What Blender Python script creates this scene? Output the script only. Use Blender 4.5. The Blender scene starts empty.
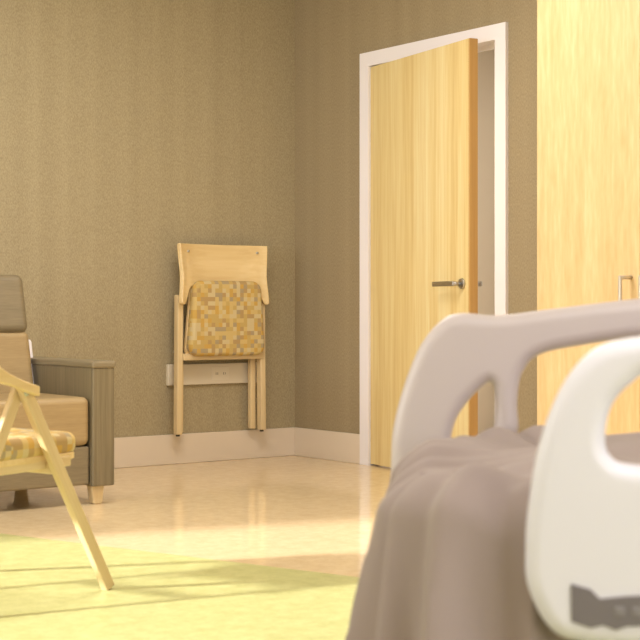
import bpy, bmesh, math, random
from mathutils import Vector, Matrix
random.seed(4)
S = bpy.context.scene
COL = S.collection

def lin(c):
    out=[]
    for v in c[:3]:
        v/=255.0
        out.append(v/12.92 if v<=0.04045 else ((v+0.055)/1.055)**2.4)
    return (out[0],out[1],out[2],1.0)

# ---------------- materials ----------------
def base_mat(name, col, rough=0.5, spec=0.5, metal=0.0, bump=0.0, bscale=80, sheen=0.0):
    m=bpy.data.materials.new(name); m.use_nodes=True
    nt=m.node_tree; b=nt.nodes['Principled BSDF']
    b.inputs['Base Color'].default_value=lin(col)
    b.inputs['Roughness'].default_value=rough
    b.inputs['Metallic'].default_value=metal
    b.inputs['Specular IOR Level'].default_value=spec
    if sheen: b.inputs['Sheen Weight'].default_value=sheen
    if bump:
        tc=nt.nodes.new('ShaderNodeTexCoord'); n=nt.nodes.new('ShaderNodeTexNoise')
        n.inputs['Scale'].default_value=bscale; n.inputs['Detail'].default_value=4
        bp=nt.nodes.new('ShaderNodeBump'); bp.inputs['Strength'].default_value=bump; bp.inputs['Distance'].default_value=0.01
        nt.links.new(tc.outputs['Object'],n.inputs['Vector']); nt.links.new(n.outputs['Fac'],bp.inputs['Height'])
        nt.links.new(bp.outputs['Normal'],b.inputs['Normal'])
    return m

def streak_mat(name, stops, sc1, sc2, mix=0.35, rough=0.4, spec=0.5, detail=3):
    m=bpy.data.materials.new(name); m.use_nodes=True
    nt=m.node_tree; b=nt.nodes['Principled BSDF']
    tc=nt.nodes.new('ShaderNodeTexCoord')
    outs=[]
    for sc in (sc1,sc2):
        mp=nt.nodes.new('ShaderNodeMapping'); mp.inputs['Scale'].default_value=sc
        n=nt.nodes.new('ShaderNodeTexNoise'); n.inputs['Scale'].default_value=1.0; n.inputs['Detail'].default_value=detail
        nt.links.new(tc.outputs['Object'],mp.inputs['Vector']); nt.links.new(mp.outputs['Vector'],n.inputs['Vector'])
        outs.append(n.outputs['Fac'])
    mx=nt.nodes.new('ShaderNodeMix'); mx.data_type='FLOAT'; mx.inputs[0].default_value=mix
    nt.links.new(outs[0],mx.inputs[2]); nt.links.new(outs[1],mx.inputs[3])
    r=nt.nodes.new('ShaderNodeValToRGB')
    els=r.color_ramp.elements
    els[0].position=stops[0][0]; els[0].color=lin(stops[0][1])
    els[1].position=stops[-1][0]; els[1].color=lin(stops[-1][1])
    for p,c in stops[1:-1]:
        e=els.new(p); e.color=lin(c)
    nt.links.new(mx.outputs[0],r.inputs['Fac'])
    nt.links.new(r.outputs['Color'],b.inputs['Base Color'])
    b.inputs['Roughness'].default_value=rough
    b.inputs['Specular IOR Level'].default_value=spec
    return m

def wallpaper_mat(name, cdark, clight):
    """fine woven speckle + faint regular vertical seams every ~0.17 m"""
    m=bpy.data.materials.new(name); m.use_nodes=True
    nt=m.node_tree; b=nt.nodes['Principled BSDF']; L=nt.links
    tc=nt.nodes.new('ShaderNodeTexCoord')
    def noise(sc,det):
        mp=nt.nodes.new('ShaderNodeMapping'); mp.inputs['Scale'].default_value=sc
        n=nt.nodes.new('ShaderNodeTexNoise'); n.inputs['Scale'].default_value=1.0; n.inputs['Detail'].default_value=det
        L.new(tc.outputs['Object'],mp.inputs['Vector']); L.new(mp.outputs['Vector'],n.inputs['Vector']); return n.outputs['Fac']
    a=noise((230,230,90),4); c=noise((14,14,0.10),2)
    sp=nt.nodes.new('ShaderNodeSeparateXYZ'); L.new(tc.outputs['Object'],sp.inputs[0])
    add=nt.nodes.new('ShaderNodeMath'); add.operation='ADD'; L.new(sp.outputs['X'],add.inputs[0]); L.new(sp.outputs['Y'],add.inputs[1])
    mu=nt.nodes.new('ShaderNodeMath'); mu.operation='MULTIPLY'; L.new(add.outputs[0],mu.inputs[0]); mu.inputs[1].default_value=2*math.pi/0.17
    si=nt.nodes.new('ShaderNodeMath'); si.operation='SINE'; L.new(mu.outputs[0],si.inputs[0])
    s2=nt.nodes.new('ShaderNodeMath'); s2.operation='MULTIPLY'; L.new(si.outputs[0],s2.inputs[0]); s2.inputs[1].default_value=0.016
    mx=nt.nodes.new('ShaderNodeMix'); mx.data_type='FLOAT'; mx.inputs[0].default_value=0.14; L.new(a,mx.inputs[2]); L.new(c,mx.inputs[3])
    ad=nt.nodes.new('ShaderNodeMath'); ad.operation='ADD'; L.new(mx.outputs[0],ad.inputs[0]); L.new(s2.outputs[0],ad.inputs[1])
    r=nt.nodes.new('ShaderNodeValToRGB'); r.color_ramp.elements[0].position=0.30; r.color_ramp.elements[0].color=lin(cdark)
    r.color_ramp.elements[1].position=0.70; r.color_ramp.elements[1].color=lin(clight)
    L.new(ad.outputs[0],r.inputs['Fac']); L.new(r.outputs['Color'],b.inputs['Base Color'])
    b.inputs['Roughness'].default_value=0.5; b.inputs['Specular IOR Level'].default_value=0.4
    return m

def checker_fabric(name):
    m=bpy.data.materials.new(name); m.use_nodes=True
    nt=m.node_tree; b=nt.nodes['Principled BSDF']
    tc=nt.nodes.new('ShaderNodeTexCoord')
    mul=nt.nodes.new('ShaderNodeVectorMath'); mul.operation='MULTIPLY'; mul.inputs[1].default_value=(44,44,0)
    fl=nt.nodes.new('ShaderNodeVectorMath'); fl.operation='FLOOR'
    wn=nt.nodes.new('ShaderNodeTexWhiteNoise'); wn.noise_dimensions='3D'
    r=nt.nodes.new('ShaderNodeValToRGB'); r.color_ramp.interpolation='CONSTANT'
    cols=[(0,(196,168,104)),(0.2,(208,182,120)),(0.4,(182,152,102)),(0.55,(206,188,144)),(0.74,(202,164,86)),(0.88,(172,154,122))]
    r.color_ramp.elements[0].color=lin(cols[0][1]); r.color_ramp.elements[1].position=cols[-1][0]; r.color_ramp.elements[1].color=lin(cols[-1][1])
    for p,c in cols[1:-1]:
        e=r.color_ramp.elements.new(p); e.color=lin(c)
    nt.links.new(tc.outputs['Object'],mul.inputs[0]); nt.links.new(mul.outputs[0],fl.inputs[0])
    nt.links.new(fl.outputs[0],wn.inputs['Vector']); nt.links.new(wn.outputs['Value'],r.inputs['Fac'])
    nt.links.new(r.outputs['Color'],b.inputs['Base Color'])
    b.inputs['Roughness'].default_value=0.85
    return m

M={}
M['wallpaper']=wallpaper_mat('wallpaper',(150,137,110),(184,171,141))
M['wallpaper_shade']=wallpaper_mat('wallpaper_right_shaded',(141,126,99),(174,158,129))  # same wallpaper; the right wall's shade is put into a darker colour
M['base']=base_mat('vinyl_baseboard',(226,212,196),0.3)
M['white_paint']=base_mat('white_paint',(244,240,248),0.35)
M['ceiling']=base_mat('ceiling_paint',(240,236,228),0.8)
M['plainwall']=base_mat('plain_wall_paint',(220,212,200),0.8)
M['bathwall']=base_mat('bath_wall_paint',(218,207,190),0.7)
M['maple']=streak_mat('maple_veneer',[(0.36,(222,194,134)),(0.47,(231,207,148)),(0.56,(236,215,160)),(0.66,(241,226,180))],(14,14,0.25),(70,70,2.5),0.42,0.35)
M['maple_w']=streak_mat('maple_wardrobe',[(0.34,(210,178,128)),(0.5,(219,190,142)),(0.68,(227,204,160))],(12,12,0.5),(60,60,9),0.5,0.35)
M['maple_edge']=streak_mat('maple_edge',[(0.3,(192,148,88)),(0.7,(208,166,104))],(20,20,0.5),(90,90,3),0.4,0.4)
M['beech']=streak_mat('beech_wood',[(0.3,(206,178,132)),(0.5,(218,194,150)),(0.7,(229,209,170))],(10,10,0.8),(70,70,3),0.35,0.35)
M['beechx']=streak_mat('beech_plywood',[(0.3,(216,184,130)),(0.5,(227,200,148)),(0.7,(235,211,164))],(0.8,10,10),(3,70,70),0.35,0.35)
M['fabric']=checker_fabric('mosaic_upholstery')
M['lam']=streak_mat('greige_laminate',[(0.3,(118,106,82)),(0.5,(132,120,96)),(0.7,(146,134,110))],(1.5,1.5,30),(6,6,160),0.45,0.4)
M['lam_front']=streak_mat('greige_laminate_front',[(0.3,(108,97,75)),(0.7,(136,124,99))],(60,60,1.2),(180,180,6),0.45,0.4)
M['vinyl_tan']=streak_mat('tan_vinyl',[(0.3,(154,130,92)),(0.7,(172,148,108))],(3,3,60),(20,20,200),0.5,0.45)
M['vinyl_grey']=streak_mat('greybrown_vinyl',[(0.3,(120,107,84)),(0.7,(138,125,100))],(3,3,60),(20,20,200),0.5,0.45)
M['metal']=base_mat('brushed_metal',(185,182,178),0.3,metal=1.0)
M['darkmetal']=base_mat('satin_metal',(205,196,182),0.35,metal=0.6)
M['plastic1']=base_mat('bed_plastic',(208,198,199),0.38)
M['plastic2']=base_mat('bed_rail_plastic',(238,238,250),0.38)
M['grey']=base_mat('grey_plastic',(124,118,122),0.5)
M['button']=base_mat('button_grey',(140,136,140),0.5)
M['frame_grey']=base_mat('bed_frame_grey',(170,168,168),0.45)
M['rubber']=base_mat('rubber',(50,50,52),0.7)
M['mattress']=base_mat('mattress_blue',(120,130,150),0.7)
M['blanket']=base_mat('blanket_cotton',(166,151,147),0.9,spec=0.2,bump=0.15,bscale=400,sheen=0.15)
M['outlet']=base_mat('outlet_plate',(220,210,192),0.4)
M['outlet2']=base_mat('socket_plate',(224,215,198),0.4)
M['dark']=base_mat('dark_slot',(130,122,110),0.6)
M['green']=base_mat('green_linoleum',(202,204,128),0.34)
M['tan']=base_mat('tan_linoleum',(222,192,152),0.10)
for k,c1,c2 in (('green',(176,176,116),(197,196,140)),('tan',(223,198,158),(236,213,175))):
    m=M[k]; nt=m.node_tree; b=nt.nodes['Principled BSDF']
    tc=nt.nodes.new('ShaderNodeTexCoord'); n=nt.nodes.new('ShaderNodeTexNoise'); n.inputs['Scale'].default_value=16; n.inputs['Detail'].default_value=8; n.inputs['Roughness'].default_value=0.85
    r=nt.nodes.new('ShaderNodeValToRGB'); r.color_ramp.elements[0].position=0.40; r.color_ramp.elements[0].color=lin(c1); r.color_ramp.elements[1].position=0.60; r.color_ramp.elements[1].color=lin(c2)
    nt.links.new(tc.outputs['Object'],n.inputs['Vector']); nt.links.new(n.outputs['Fac'],r.inputs['Fac']); nt.links.new(r.outputs['Color'],b.inputs['Base Color'])

# ---------------- geometry helpers ----------------
def empty(name, loc=(0,0,0), rz=0):
    e=bpy.data.objects.new(name,None); e.location=loc; e.rotation_euler=(0,0,rz); e.empty_display_size=0.1
    COL.objects.link(e); return e

def finish(name, me, mat, parent=None, mw=None, smooth=False):
    o=bpy.data.objects.new(name,me); COL.objects.link(o)
    if mat and not me.materials: me.materials.append(mat)
    if parent: o.parent=parent
    if mw is not None: o.matrix_local=mw
    if smooth:
        for p in me.polygons: p.use_smooth=True
    return o

def shade(o):
    for p in o.data.polygons: p.use_smooth=True
    md=o.modifiers.new('wn','WEIGHTED_NORMAL')
    return o

def box(name, lo, hi, mat, parent=None, bevel=0.0, seg=3, mw=None):
    lo=Vector(lo); hi=Vector(hi); c=(lo+hi)/2; s=hi-lo
    bm=bmesh.new(); bmesh.ops.create_cube(bm,size=1)
    for v in bm.verts: v.co=Vector((v.co.x*s.x,v.co.y*s.y,v.co.z*s.z))
    if bevel:
        bmesh.ops.bevel(bm,geom=bm.edges[:],offset=bevel,segments=seg,profile=0.5,affect='EDGES')
    me=bpy.data.meshes.new(name); bm.to_mesh(me); bm.free()
    t=Matrix.Translation(c)
    if mw is not None: t=mw@t
    o=finish(name,me,mat,parent,t)
    return shade(o) if bevel else o

def multibox(name, boxes, mat, parent=None):
    bm=bmesh.new()
    for lo,hi in boxes:
        r=bmesh.ops.create_cube(bm,size=1)
        for v in r['verts']:
            v.co=Vector([lo[i]+(v.co[i]+0.5)*(hi[i]-lo[i]) for i in range(3)])
    me=bpy.data.meshes.new(name); bm.to_mesh(me); bm.free()
    return finish(name,me,mat,parent)

def beam(name,p1,p2,w,t,mat,parent=None,bevel=0.005,side=(0,1,0),w2=None):
    p1=Vector(p1);p2=Vector(p2); z=(p2-p1); L=z.length; z.normalize()
    y=Vector(side); y=(y-z*y.dot(z)).normalized(); x=y.cross(z)
    bm=bmesh.new(); bmesh.ops.create_cube(bm,size=1)
    w2=w if w2 is None else w2
    for v in bm.verts:
        ww=w2 if v.co.z>0 else w
        v.co=Vector((v.co.x*ww,v.co.y*t,v.co.z*L))
    if bevel: bmesh.ops.bevel(bm,geom=bm.edges[:],offset=bevel,segments=3,profile=0.5,affect='EDGES')
    me=bpy.data.meshes.new(name); bm.to_mesh(me); bm.free()
    mw=Matrix((x,y,z)).transposed().to_4x4(); mw.translation=(p1+p2)/2
    return shade(finish(name,me,mat,parent,mw))

def cyl(name,p1,p2,r,mat,parent=None,r2=None,seg=24,bevel=0):
    p1=Vector(p1);p2=Vector(p2); z=(p2-p1); L=z.length; z.normalize()
    bm=bmesh.new(); bmesh.ops.create_cone(bm,cap_ends=True,segments=seg,radius1=r,radius2=r if r2 is None else r2,depth=L)
    if bevel:
        es=[e for e in bm.edges if abs(e.verts[0].co.z-e.verts[1].co.z)<1e-6]
        bmesh.ops.bevel(bm,geom=es,offset=bevel,segments=3,profile=0.5,affect='EDGES')
    me=bpy.data.meshes.new(name); bm.to_mesh(me); bm.free()
    mw=z.to_track_quat('Z','Y').to_matrix().to_4x4(); mw.translation=(p1+p2)/2
    return shade(finish(name,me,mat,parent,mw))

def catmull(pts,n=8):
    out=[];N=len(pts)
    for i in range(N):
        p0,p1,p2,p3=[Vector(pts[(i+k-1)%N]) for k in range(4)]
        for j in range(n):
            t=j/n
            out.append(0.5*((2*p1)+(-p0+p2)*t+(2*p0-5*p1+4*p2-p3)*t*t+(-p0+3*p1-3*p2+p3)*t**3))
    return out

def plate(name, outlines, extrude, bevel, mat, parent=None, mw=None, smooth_n=8, res=5):
    cu=bpy.data.curves.new(name,'CURVE'); cu.dimensions='2D'; cu.fill_mode='BOTH'
    for pts in outlines:
        q=catmull(pts,smooth_n) if smooth_n else [Vector(p) for p in pts]
        sp=cu.splines.new('POLY'); sp.points.add(len(q)-1)
        for i,p in enumerate(q): sp.points[i].co=(p[0],p[1],0,1)
        sp.use_cyclic_u=True
    cu.extrude=extrude; cu.bevel_depth=bevel; cu.bevel_resolution=res; cu.offset=-bevel
    o=bpy.data.objects.new(name,cu); COL.objects.link(o)
    bpy.context.view_layer.update()
    dg=bpy.context.evaluated_depsgraph_get()
    me=bpy.data.meshes.new_from_object(o.evaluated_get(dg))
    bpy.data.objects.remove(o)
    bm=bmesh.new(); bm.from_mesh(me); bmesh.ops.remove_doubles(bm,verts=bm.verts,dist=1e-5); bm.to_mesh(me); bm.free()
    me.materials.clear()
    ob=finish(name,me,mat,parent,mw if mw is not None else Matrix())
    return shade(ob)

def grid_mesh(name, P, mat, parent=None, thick=0.0, subsurf=0, offset=0):
    nu=len(P); nv=len(P[0])
    me=bpy.data.meshes.new(name)
    vs=[tuple(p) for row in P for p in row]
    fs=[(i*nv+j,i*nv+j+1,(i+1)*nv+j+1,(i+1)*nv+j) for i in range(nu-1) for j in range(nv-1)]
    me.from_pydata(vs,[],fs); me.update()
    o=finish(name,me,mat,parent)
    for p in me.polygons: p.use_smooth=True
    if thick:
        s=o.modifiers.new('sol','SOLIDIFY'); s.thickness=thick; s.offset=offset
        b=o.modifiers.new('bev','BEVEL'); b.width=thick*0.3; b.segments=2; b.limit_method='ANGLE'; b.angle_limit=0.9
    if subsurf:
        s=o.modifiers.new('sub','SUBSURF'); s.levels=subsurf; s.render_levels=subsurf
    return o

def rrect(w0,w1,h,r,n=6):
    c=[(-w0/2,-h/2,180),(w0/2,-h/2,270),(w1/2,h/2,0),(-w1/2,h/2,90)]
    out=[]
    sg=[(1,1),(-1,1),(-1,-1),(1,-1)]
    for (x,y,a),(sx,sy) in zip(c,sg):
        cx=x+sx*r; cy=y+sy*r
        for k in range(n+1):
            t=math.radians(a+90*k/n)
            out.append((cx+r*math.cos(t),cy+r*math.sin(t)))
    return out

def sm(a,b,x):
    t=min(1,max(0,(x-a)/(b-a))); return t*t*(3-2*t)

# ---------------- room shell ----------------
XL,YF,ZC=-5.8,-9.0,2.75
fx0=-2.6-0.33*1.73; fx1=-2.6+0.33*(9-1.73)
me=bpy.data.meshes.new('floor')
V=[(XL,0,0),(fx0,0,0),(fx1,YF,0),(XL,YF,0),(0,0,0),(0,YF,0)]
V+= [(v[0],v[1],-0.1) for v in V[:]]
F=[(0,3,2,1),(1,2,5,4),(6,7,8,9),(7,10,11,8),(0,6,9,3),(3,9,8,2),(2,8,11,5),(5,11,10,4),(4,10,7,1),(1,7,6,0)]
me.from_pydata(V,[],F); me.materials.append(M['green']); me.materials.append(M['tan'])
for i,p in enumerate(me.polygons): p.material_index=1 if i in (1,3,6,7,8) else 0
finish('floor',me,None)
box('wall_back',(XL-0.15,0,0),(0.12,0.12,ZC),M['wallpaper'])
DY0,DY1,DZ=-0.675,-1.65,2.115
multibox('wall_right',[((0,DY0,0),(0.12,0,ZC)),((0,DY1,DZ),(0.12,DY0,ZC)),((0,YF,0),(0.12,DY1,ZC))],M['wallpaper_shade'])
WY0,WY1,WZ0,WZ1=-3.55,-1.05,0.75,2.35
multibox('wall_left',[((XL-0.15,YF,0),(XL,WY0,ZC)),((XL-0.15,WY1,0),(XL,0,ZC)),((XL-0.15,WY0,0),(XL,WY1,WZ0)),((XL-0.15,WY0,WZ1),(XL,WY1,ZC))],M['plainwall'])
box('wall_front',(XL-0.15,YF-0.12,0),(0.12,YF,ZC),M['plainwall'])
box('ceiling',(XL-0.15,YF-0.12,ZC),(2.1,0.5,ZC+0.1),M['ceiling'])
w=empty('window_1',(XL-0.08,0,0))
fr=0.05
multibox('window_frame',[((-0.03,WY0,WZ0),(0.03,WY1,WZ0+fr)),((-0.03,WY0,WZ1-fr),(0.03,WY1,WZ1)),((-0.03,WY0,WZ0+fr),(0.03,WY0+fr,WZ1-fr)),((-0.03,WY1-fr,WZ0+fr),(0.03,WY1,WZ1-fr))],M['white_paint'],w)
BH=0.158
box('baseboard_back',(XL,-0.014,0),(0,0,BH),M['base'],bevel=0.004)
box('baseboard_right',(-0.014,DY0+0.06,0),(0,-0.014,BH),M['base'],bevel=0.004)
box('baseboard_right.001',(-0.014,-2.45,0),(0,DY1-0.07,BH),M['base'],bevel=0.004)
multibox('wall_bathroom',[((1.9,-2.8,0),(2.0,0.45,ZC)),((0.12,0.35,0),(1.9,0.45,ZC)),((0.12,-2.8,0),(1.9,-2.7,ZC))],M['bathwall'])
box('floor_bathroom',(0.0,-2.8,-0.1),(2.0,0.45,-0.001),M['base'])

# ---------------- door ----------------
d=empty('door_1',(0,0,0))
fw=0.066
multibox('door_frame',[((-0.018,DY0,0),(0.0,DY0+fw,DZ+fw)),((-0.018,DY1-fw,0),(0.0,DY1,DZ+fw)),((-0.018,DY1,DZ),(0.0,DY0,DZ+fw)),
   ((-0.018,DY0-0.008,0),(0.13,DY0,DZ)),((-0.018,DY1,0),(0.13,DY1+0.008,DZ)),((-0.018,DY1+0.008,DZ-0.008),(0.13,DY0-0.008,DZ)),
   ((0.05,DY0-0.03,0),(0.075,DY0-0.008,DZ-0.008)),((0.05,DY1+0.008,0),(0.075,DY1+0.03,DZ-0.008)),((0.05,DY1+0.03,DZ-0.03),(0.075,DY0-0.03,DZ-0.008))],M['white_paint'],d)
hinge=Matrix.Translation((-0.006,DY0-0.012,0))@Matrix.Rotation(math.atan2(-0.986,-0.168),4,'Z')
box('door_leaf',(0,0,0.008),(0.945,0.045,DZ-0.014),M['maple'],d,mw=hinge)
box('door_leaf_edge',(0.945,0.0005,0.008),(0.957,0.0445,DZ-0.014),M['maple_edge'],d,mw=hinge)
for sgn,yb in ((-1,0.0),(1,0.045)):
    def T(p): return hinge@Vector(p)
    cyl('handle_rose',T((0.895,yb,0.945)),T((0.895,yb+sgn*0.012,0.945)),0.025,M['metal'],d,bevel=0.003)
    cyl('handle_neck',T((0.895,yb+sgn*0.01,0.945)),T((0.895,yb+sgn*0.058,0.945)),0.010,M['metal'],d)
    beam('handle_lever',T((0.905,yb+sgn*0.055,0.945)),T((0.71,yb+sgn*0.052,0.945)),0.024,0.014,M['metal'],d,bevel=0.005)

# ---------------- wardrobe ----------------
wd=empty('wardrobe',(0,0,0))
WX=-0.55; wy=-2.451
box('carcass',(WX+0.02,-4.6,0.0),(-0.001,wy,2.7),M['maple_w'],wd)
ys=[wy,-3.0,-3.55,-4.08,-4.6]
for i in range(4):
    box('wardrobe_door_%d'%(i+1),(WX,ys[i+1]+0.002,0.09),(WX+0.02,ys[i]-(0.002 if i else 0),2.69),M['maple_w'],wd,bevel=0.0015)
for i,yy in enumerate((-2.955,-3.055,-4.02,-4.14)):
    hx=WX-0.062
    cyl('pull_bar_%d'%i,(hx,yy,0.74),(hx,yy,0.95),0.008,M['darkmetal'],wd)
    cyl('pull_post_%d'%i,(hx,yy,0.945),(WX,yy,0.945),0.008,M['darkmetal'],wd)
    cyl('pull_post_b%d'%i,(hx,yy,0.745),(WX,yy,0.745),0.008,M['darkmetal'],wd)

# ---------------- outlet raceway ----------------
oc=empty('electrical_outlet_panel',(-0.557,0,0.475))
box('raceway',(-0.29,-0.022,-0.056),(0.29,0,0.056),M['outlet'],oc,bevel=0.004)
for k in (0.04,):
    box('socket_plate',(k-0.055,-0.0245,-0.036),(k+0.055,-0.021,0.036),M['outlet2'],oc,bevel=0.0015)
    for q in (-0.024,0.024):
        box('slot',(k+q-0.007,-0.0255,-0.006),(k+q-0.004,-0.024,0.007),M['dark'],oc)
        box('slot',(k+q+0.004,-0.0255,-0.006),(k+q+0.007,-0.024,0.007),M['dark'],oc)

# ---------------- folded chair hung on the wall ----------------
hc=empty('folding_chair',(-0.565,0,0))
for sx in (-1,1):
    beam('front_leg',(sx*0.268,-0.098,0.165),(sx*0.262,-0.098,0.90),0.034,0.040,M['beech'],hc)
    beam('rear_leg',(sx*0.232,-0.055,0.17),(sx*0.230,-0.055,0.88),0.034,0.030,M['beech'],hc)
    beam('leg_pivot',(sx*0.20,-0.075,0.60),(sx*0.28,-0.075,0.60),0.014,0.014,M['metal'],hc,side=(0,0,1),bevel=0.003)
    cyl('glide',(sx*0.268,-0.098,0.155),(sx*0.268,-0.098,0.167),0.011,M['rubber'],hc)
P=[];N=48
for i in range(N+1):
    u=-1+2*i/N; a=abs(u)
    x=0.283*u
    y=-0.085-0.055*a**2.5
    top=1.170
    bot=0.957-0.022*a**2-0.090*sm(0.78,0.90,a)+0.010*sm(0.96,1.0,a)
    row=[]
    for j in range(11):
        v=j/10; z=bot+(top-bot)*v
        pinch=1-0.04*math.exp(-((z-1.0)/0.09)**2)
        row.append((x*pinch,y+0.02*(v-0.5),z))
    P.append(row)
grid_mesh('backrest_plywood',P,M['beechx'],hc,thick=0.026,subsurf=1)
for sx in (-1,1):
    for z in (1.13,0.99):
        cyl('screw',(sx*0.22,-0.130,z),(sx*0.22,-0.100,z),0.006,M['metal'],hc)
mwv=Matrix.Translation((0.012,-0.135,0.775))@Matrix.Rotation(math.radians(90),4,'X')
plate('seat_pad',[rrect(0.475,0.43,0.40,0.055)],0.010,0.022,M['fabric'],hc,mwv,smooth_n=0)
mwv2=Matrix.Translation((0.012,-0.100,0.765))@Matrix.Rotation(math.radians(90),4,'X')
plate('seat_board',[rrect(0.485,0.42,0.42,0.06)],0.006,0.004,M['beechx'],hc,mwv2,smooth_n=0)
beam('seat_rail',(-0.25,-0.112,0.572),(0.262,-0.112,0.572),0.036,0.03,M['beech'],hc,side=(0,1,0))
beam('top_rail',(-0.24,-0.055,0.865),(0.24,-0.055,0.865),0.03,0.02,M['beech'],hc)
beam('hanging_bracket',(-0.06,-0.035,1.05),(0.06,-0.035,1.05),0.05,0.07,M['metal'],hc)
beam('lower_bracket',(-0.23,-0.02,0.60),(0.23,-0.02,0.60),0.03,0.04,M['metal'],hc)

# ---------------- open folding chair (foreground left) ----------------
fc=empty('folding_chair.001',(-3.2,-2.794,0),math.radians(16.2))
HW=0.25
for sy in (-1,1):
    y=sy*HW
    beam('front_leg',(0.330,y,0.004),(-0.005,y,0.615),0.036,0.026,M['beech'],fc)
    beam('rear_leg',(-0.290,y-sy*0.026,0.004),(0.005,y-sy*0.026,0.60),0.036,0.022,M['beech'],fc)
    cyl('pivot',(0,y-sy*0.04,0.592),(0,y+sy*0.017,0.592),0.009,M['metal'],fc)
    beam('seat_side_rail',(-0.235,y-sy*0.045,0.375),(0.215,y-sy*0.045,0.385),0.03,0.02,M['beech'],fc)
beam('front_cross_rail',(0.125,-HW+0.013,0.37),(0.125,HW-0.013,0.37),0.03,0.022,M['beech'],fc,side=(1,0,0))
beam('rear_cross_rail',(-0.18,-HW+0.02,0.26),(-0.18,HW-0.02,0.26),0.03,0.022,M['beech'],fc,side=(1,0,0))
plate('seat_pad',[rrect(0.47,0.42,0.46,0.07)],0.008,0.024,M['fabric'],fc,Matrix.Translation((0.045,0,0.432))@Matrix.Rotation(math.radians(-90),4,'Z'),smooth_n=0)
plate('seat_board',[rrect(0.45,0.42,0.46,0.06)],0.006,0.004,M['beechx'],fc,Matrix.Translation((0.035,0,0.398))@Matrix.Rotation(math.radians(-90),4,'Z'),smooth_n=0)
P=[];N=48
for i in range(N+1):
    th=math.radians(-90+180*i/N)
    s_=math.sin(th); c_=max(0,math.cos(th))
    y=0.272*math.copysign(abs(s_)**0.55,s_); x=0.035-0.36*c_**0.75
    k=sm(0.15,0.75,c_)
    drop=0.02*max(0,1-c_*6)
    bot=0.60+0.05*min(1,c_*1.6)-drop; top=0.630+0.030*min(1,c_*2.5)+0.17*k-drop
    P.append([(x-0.03*k*v,y,bot+(top-bot)*v) for v in [j/6 for j in range(7)]])
grid_mesh('bent_backrest_arm',P,M['beechx'],fc,thick=0.02,subsurf=1)

# ---------------- recliner armchair ----------------
ac=empty('recliner_armchair',(-2.25,0,0))
YFR=-1.25
for sx in (-1,1):
    xa,xb=(0.295,0.40) if sx>0 else (-0.40,-0.295)
    box('arm_panel',(xa,YFR,0.078),(xb,-0.42,0.578),M['lam_front'],ac,bevel=0.008)
    box('arm_cap',(xa-0.004,YFR-0.006,0.575),(xb+0.004,-0.40,0.606),M['lam'],ac,bevel=0.010)
    for yy in (YFR+0.055,-0.48):
        beam('foot',((xa+xb)/2-0.01*sx,yy,0.0),((xa+xb)/2-0.01*sx,yy,0.08),0.040,0.045,M['beech'],ac,w2=0.062)
box('seat_cushion',(-0.292,YFR+0.012,0.25),(0.292,-0.70,0.455),M['vinyl_tan'],ac,bevel=0.03,seg=5)
box('front_panel',(-0.292,YFR+0.022,0.085),(0.292,-0.50,0.248),M['vinyl_grey'],ac,bevel=0.01)
mt=Matrix.Translation((0,-0.72,0.40))@Matrix.Rotation(math.radians(-14),4,'X')
box('back_cushion',(-0.275,-0.06,0.0),(0.275,0.07,0.325),M['vinyl_tan'],ac,bevel=0.03,seg=5,mw=mt)
box('headrest_cushion',(-0.27,-0.075,0.315),(0.27,0.07,0.585),M['vinyl_grey'],ac,bevel=0.035,seg=5,mw=mt)
box('back_shell',(-0.29,0.07,-0.1),(0.29,0.11,0.56),M['vinyl_grey'],ac,bevel=0.015,mw=mt)
box('side_wing',(0.272,-0.0,0.05),(0.312,0.10,0.30),M['white_paint'],ac,bevel=0.015,mw=mt)
box('side_wing',(-0.312,-0.0,0.05),(-0.272,0.10,0.30),M['white_paint'],ac,bevel=0.015,mw=mt)

# ---------------- hospital bed ----------------
ca=Vector((0.99,-0.12)).normalized()
wA=Vector((0.799*ca.x+0.601*ca.y, -0.601*ca.x+0.799*ca.y))
ang=math.atan2(wA.y,wA.x)
ox=0.799*0.11+0.601*2.45-4.948; oy=-0.601*0.11+0.799*2.45-6.813
bed=empty('hospital_bed',(ox,oy,0),ang)
plate('mattress',[rrect(1.90,1.90,0.75,0.15,10)],0.045,0.022,M['mattress'],bed,Matrix.Translation((1.05,0,0.492)),smooth_n=0)
plate('deck',[rrect(1.88,1.88,0.70,0.14,10)],0.035,0.005,M['frame_grey'],bed,Matrix.Translation((1.08,0,0.384)),smooth_n=0)
box('chassis',(0.28,-0.28,0.14),(1.8,0.28,0.22),M['frame_grey'],bed,bevel=0.02)
for xx in (0.45,1.6):
    box('lift_column',(xx-0.08,-0.12,0.21),(xx+0.08,0.12,0.345),M['frame_grey'],bed,bevel=0.01)
for xx in (0.34,1.72):
    for yy in (-0.25,0.25):
        cyl('caster_stem',(xx,yy,0.08),(xx,yy,0.15),0.015,M['metal'],bed)
        cyl('caster_wheel',(xx,yy-0.02,0.06),(xx,yy+0.02,0.06),0.06,M['rubber'],bed,bevel=0.008)
hm=Matrix.Rotation(math.radians(90),4,'X')
R1o=[(-.026,.44),(-.026,.510),(-.022,.588),(.000,.675),(.032,.752),(.072,.800),(.112,.814),(.183,.810),(.298,.824),(.451,.842),(.60,.850),(.74,.836),(.82,.76),(.85,.65),(.85,.50),(.84,.43),(.6,.41),(.3,.41),(.05,.42)]
R1a=[(.092,.560),(.097,.600),(.116,.634),(.142,.664),(.166,.680),(.174,.65),(.172,.60),(.162,.555),(.12,.545)]
R1b=[(.224,.56),(.220,.600),(.218,.650),(.228,.700),(.262,.735),(.355,.755),(.451,.768),(.6,.775),(.72,.75),(.755,.66),(.74,.57),(.5,.55),(.3,.55)]
plate('far_side_rail',[R1o,R1a,R1b],0.006,0.026,M['plastic1'],bed,Matrix.Translation((0,0.455,0))@hm,res=7)
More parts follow.
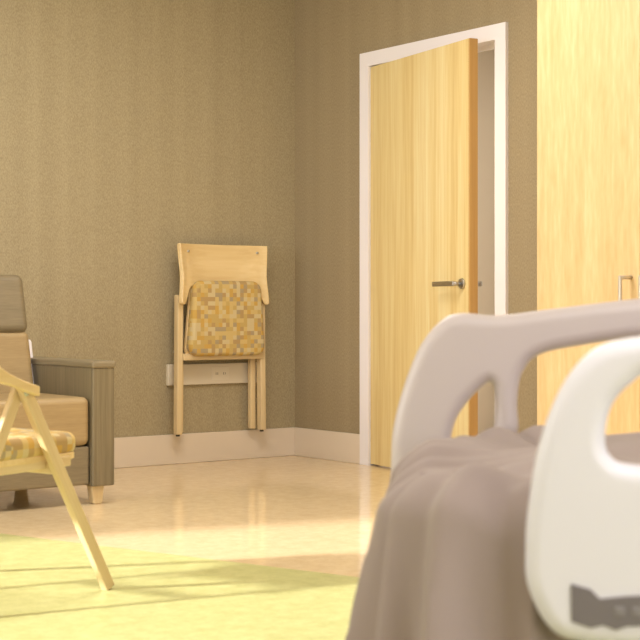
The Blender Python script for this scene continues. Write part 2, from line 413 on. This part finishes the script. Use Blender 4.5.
R2o=[(.221,.460),(.218,.510),(.221,.558),(.231,.624),(.248,.683),(.274,.735),(.308,.770),(.347,.783),(.40,.787),(.55,.789),(.75,.78),(.84,.745),(.885,.66),(.89,.55),(.875,.45),(.80,.392),(.6,.385),(.4,.385),(.29,.390),(.248,.408)]
R2a=[(.385,.740),(.352,.724),(.328,.695),(.320,.655),(.328,.630),(.360,.619),(.5,.613),(.7,.62),(.77,.65),(.77,.70),(.7,.735),(.5,.742)]
plate('near_side_rail',[R2o,R2a],0.008,0.022,M['plastic2'],bed,Matrix.Translation((0,-0.475,0))@hm,res=7)
PA=[(.275,.468),(.300,.462),(.312,.450),(.345,.454),(.42,.458),(.42,.420),(.345,.415),(.332,.410),(.316,.416),(.300,.412),(.276,.420)]
plate('control_panel',[PA],0.001,0.001,M['grey'],bed,Matrix.Translation((0,-0.506,0))@hm,smooth_n=0)
for k in range(4):
    box('button_%d'%k,(.330+.022*k,-.5095,.428),(.343+.022*k,-.505,.441),M['button'],bed,bevel=0.002)
for yy,xx in ((0.42,0.40),(0.42,0.7),(-0.44,0.4),(-0.44,0.75)):
    box('rail_bracket',(xx-0.03,min(yy,0.33 if yy>0 else yy),0.36),(xx+0.03,max(yy+0.02,-0.33 if yy<0 else yy),0.43),M['frame_grey'],bed,bevel=0.005)
plate('headboard',[[(-.42,.35),(-.44,.7),(-.40,.95),(-.2,1.02),(.2,1.02),(.40,.95),(.44,.7),(.42,.35)]],0.01,0.018,M['plastic1'],bed,
   Matrix.Translation((2.06,0,0))@Matrix.Rotation(math.radians(90),4,'Z')@hm)

# blanket draped over the foot end
bx0,hw,rc=0.068,0.395,0.15
path=[]
x=1.45
while x>bx0+rc: path.append(((x,-hw),(0,-1))); x-=0.012
for k in range(31):
    t=math.radians(270-90*k/30); path.append(((bx0+rc+rc*math.cos(t),-hw+rc+rc*math.sin(t)),(math.cos(t),math.sin(t))))
y=-hw+rc+0.012
while y<hw-rc: path.append(((bx0,y),(-1,0))); y+=0.012
for k in range(25):
    t=math.radians(180-90*k/24); path.append(((bx0+rc+rc*math.cos(t),hw-rc+rc*math.sin(t)),(math.cos(t),math.sin(t))))
x=bx0+rc
while x<1.45: path.append(((x,hw),(0,1))); x+=0.012
P=[];s_acc=0;prev=None
def bump(x,y):
    return (0.010*math.sin(9*x+14*y)+0.008*math.sin(21*x-11*y+1.3)+0.006*math.sin(34*y+6*x))
ztop=0.583
WL=0.085
def fold(s,drop):
    ph=2*math.pi*s/WL+1.1*math.sin(drop*6+s*3)
    r=math.sin(ph)
    return 0.75*r+0.45*math.sin(ph*0.53+1.0)+0.15*math.sin(ph*1.9+drop*9)
for (p,n) in path:
    p=Vector(p);n=Vector(n)
    if prev is not None: s_acc+=(p-prev).length
    prev=p
    c=Vector((max(p.x,0.42),0))
    row=[]
    free=1-sm(0.22,0.36,p.x)
    for j in range(14):
        v=j/14; q=c.lerp(p,v)
        edge=v**3
        r=0.012*edge*fold(s_acc,0)*free
        row.append((q.x,q.y,ztop+bump(q.x,q.y)*(1-0.3*edge)+r))
    zb=ztop+bump(p.x,p.y)*0.7+0.012*fold(s_acc,0)*free
    for j in range(30):
        t=j/29
        drop=t*0.42
        rnd=0.045*math.sin(min(1,drop/0.06)*math.pi/2)
        amp=(0.008+0.09*min(drop,0.25))*min(1,drop/0.04)
        rip=fold(s_acc,drop)
        off=rnd*(0.3+0.7*free)+free*(0.12*drop+amp*rip)+0.002*(1-free)*rip
        row.append((p.x+n.x*off,p.y+n.y*off,zb-drop))
    P.append(row)
grid_mesh('blanket',P,M['blanket'],bed,thick=0.006,subsurf=1,offset=1)

# ---------------- camera ----------------
cam=bpy.data.cameras.new('camera'); co=bpy.data.objects.new('camera',cam); COL.objects.link(co)
cam.sensor_width=36; cam.lens=36*1490/640; cam.shift_y=-10/640
co.location=(-4.948,-6.813,0.82); co.rotation_euler=(math.radians(90),0,-math.atan2(0.601,0.799))
cam.dof.use_dof=True; cam.dof.focus_distance=7.6; cam.dof.aperture_fstop=7.5
cam.clip_start=0.05
S.camera=co

# ---------------- lights ----------------
def area(name,loc,dirv,sx,sy,e,col):
    l=bpy.data.lights.new(name,'AREA'); l.shape='RECTANGLE'; l.size=sx; l.size_y=sy; l.energy=e; l.color=col
    o=bpy.data.objects.new(name,l); COL.objects.link(o); o.location=loc
    o.rotation_euler=Vector(dirv).to_track_quat('-Z','Y').to_euler(); return o
area('window_light',(XL+0.02,(WY0+WY1)/2,1.55),(1,0,-0.05),2.4,1.5,68,(1.0,0.97,0.94))
area('overhead_fill',(-2.0,-2.3,ZC-0.02),(0,0,-1),1.6,1.2,60,(1.0,0.94,0.86))  # added unseen fill that lifts the walls and floor, no modelled fitting
area('overhead_fill.001',(-3.6,-6.4,ZC-0.02),(0,0,-1),1.4,1.2,34,(1.0,0.96,0.97))  # added unseen fill above the bed
area('overhead_fill.002',(1.0,-1.2,ZC-0.02),(0,0,-1),0.6,0.6,30,(1.0,0.94,0.84))  # added unseen fill, brightens the bathroom behind the door gap
area('rear_fill',(-3.6,YF+0.03,1.5),(0,1,0),3.0,1.8,48,(1.0,0.97,0.96))  # added fill from behind the camera; this wall has no window
sl=bpy.data.lights.new('sun','SUN'); sl.energy=8.5; sl.angle=math.radians(3.5); sl.color=(1.0,0.96,0.89)
so=bpy.data.objects.new('sun',sl); COL.objects.link(so); so.location=(-8,-1,4)
so.rotation_euler=Vector((1,-0.25,-0.416)).to_track_quat('-Z','Y').to_euler()
wo=bpy.data.worlds.new('world'); S.world=wo; wo.use_nodes=True
bg=wo.node_tree.nodes['Background']; bg.inputs['Color'].default_value=(1.0,0.97,0.95,1); bg.inputs['Strength'].default_value=1.0
S.view_settings.view_transform='Standard'
S.view_settings.look='None'
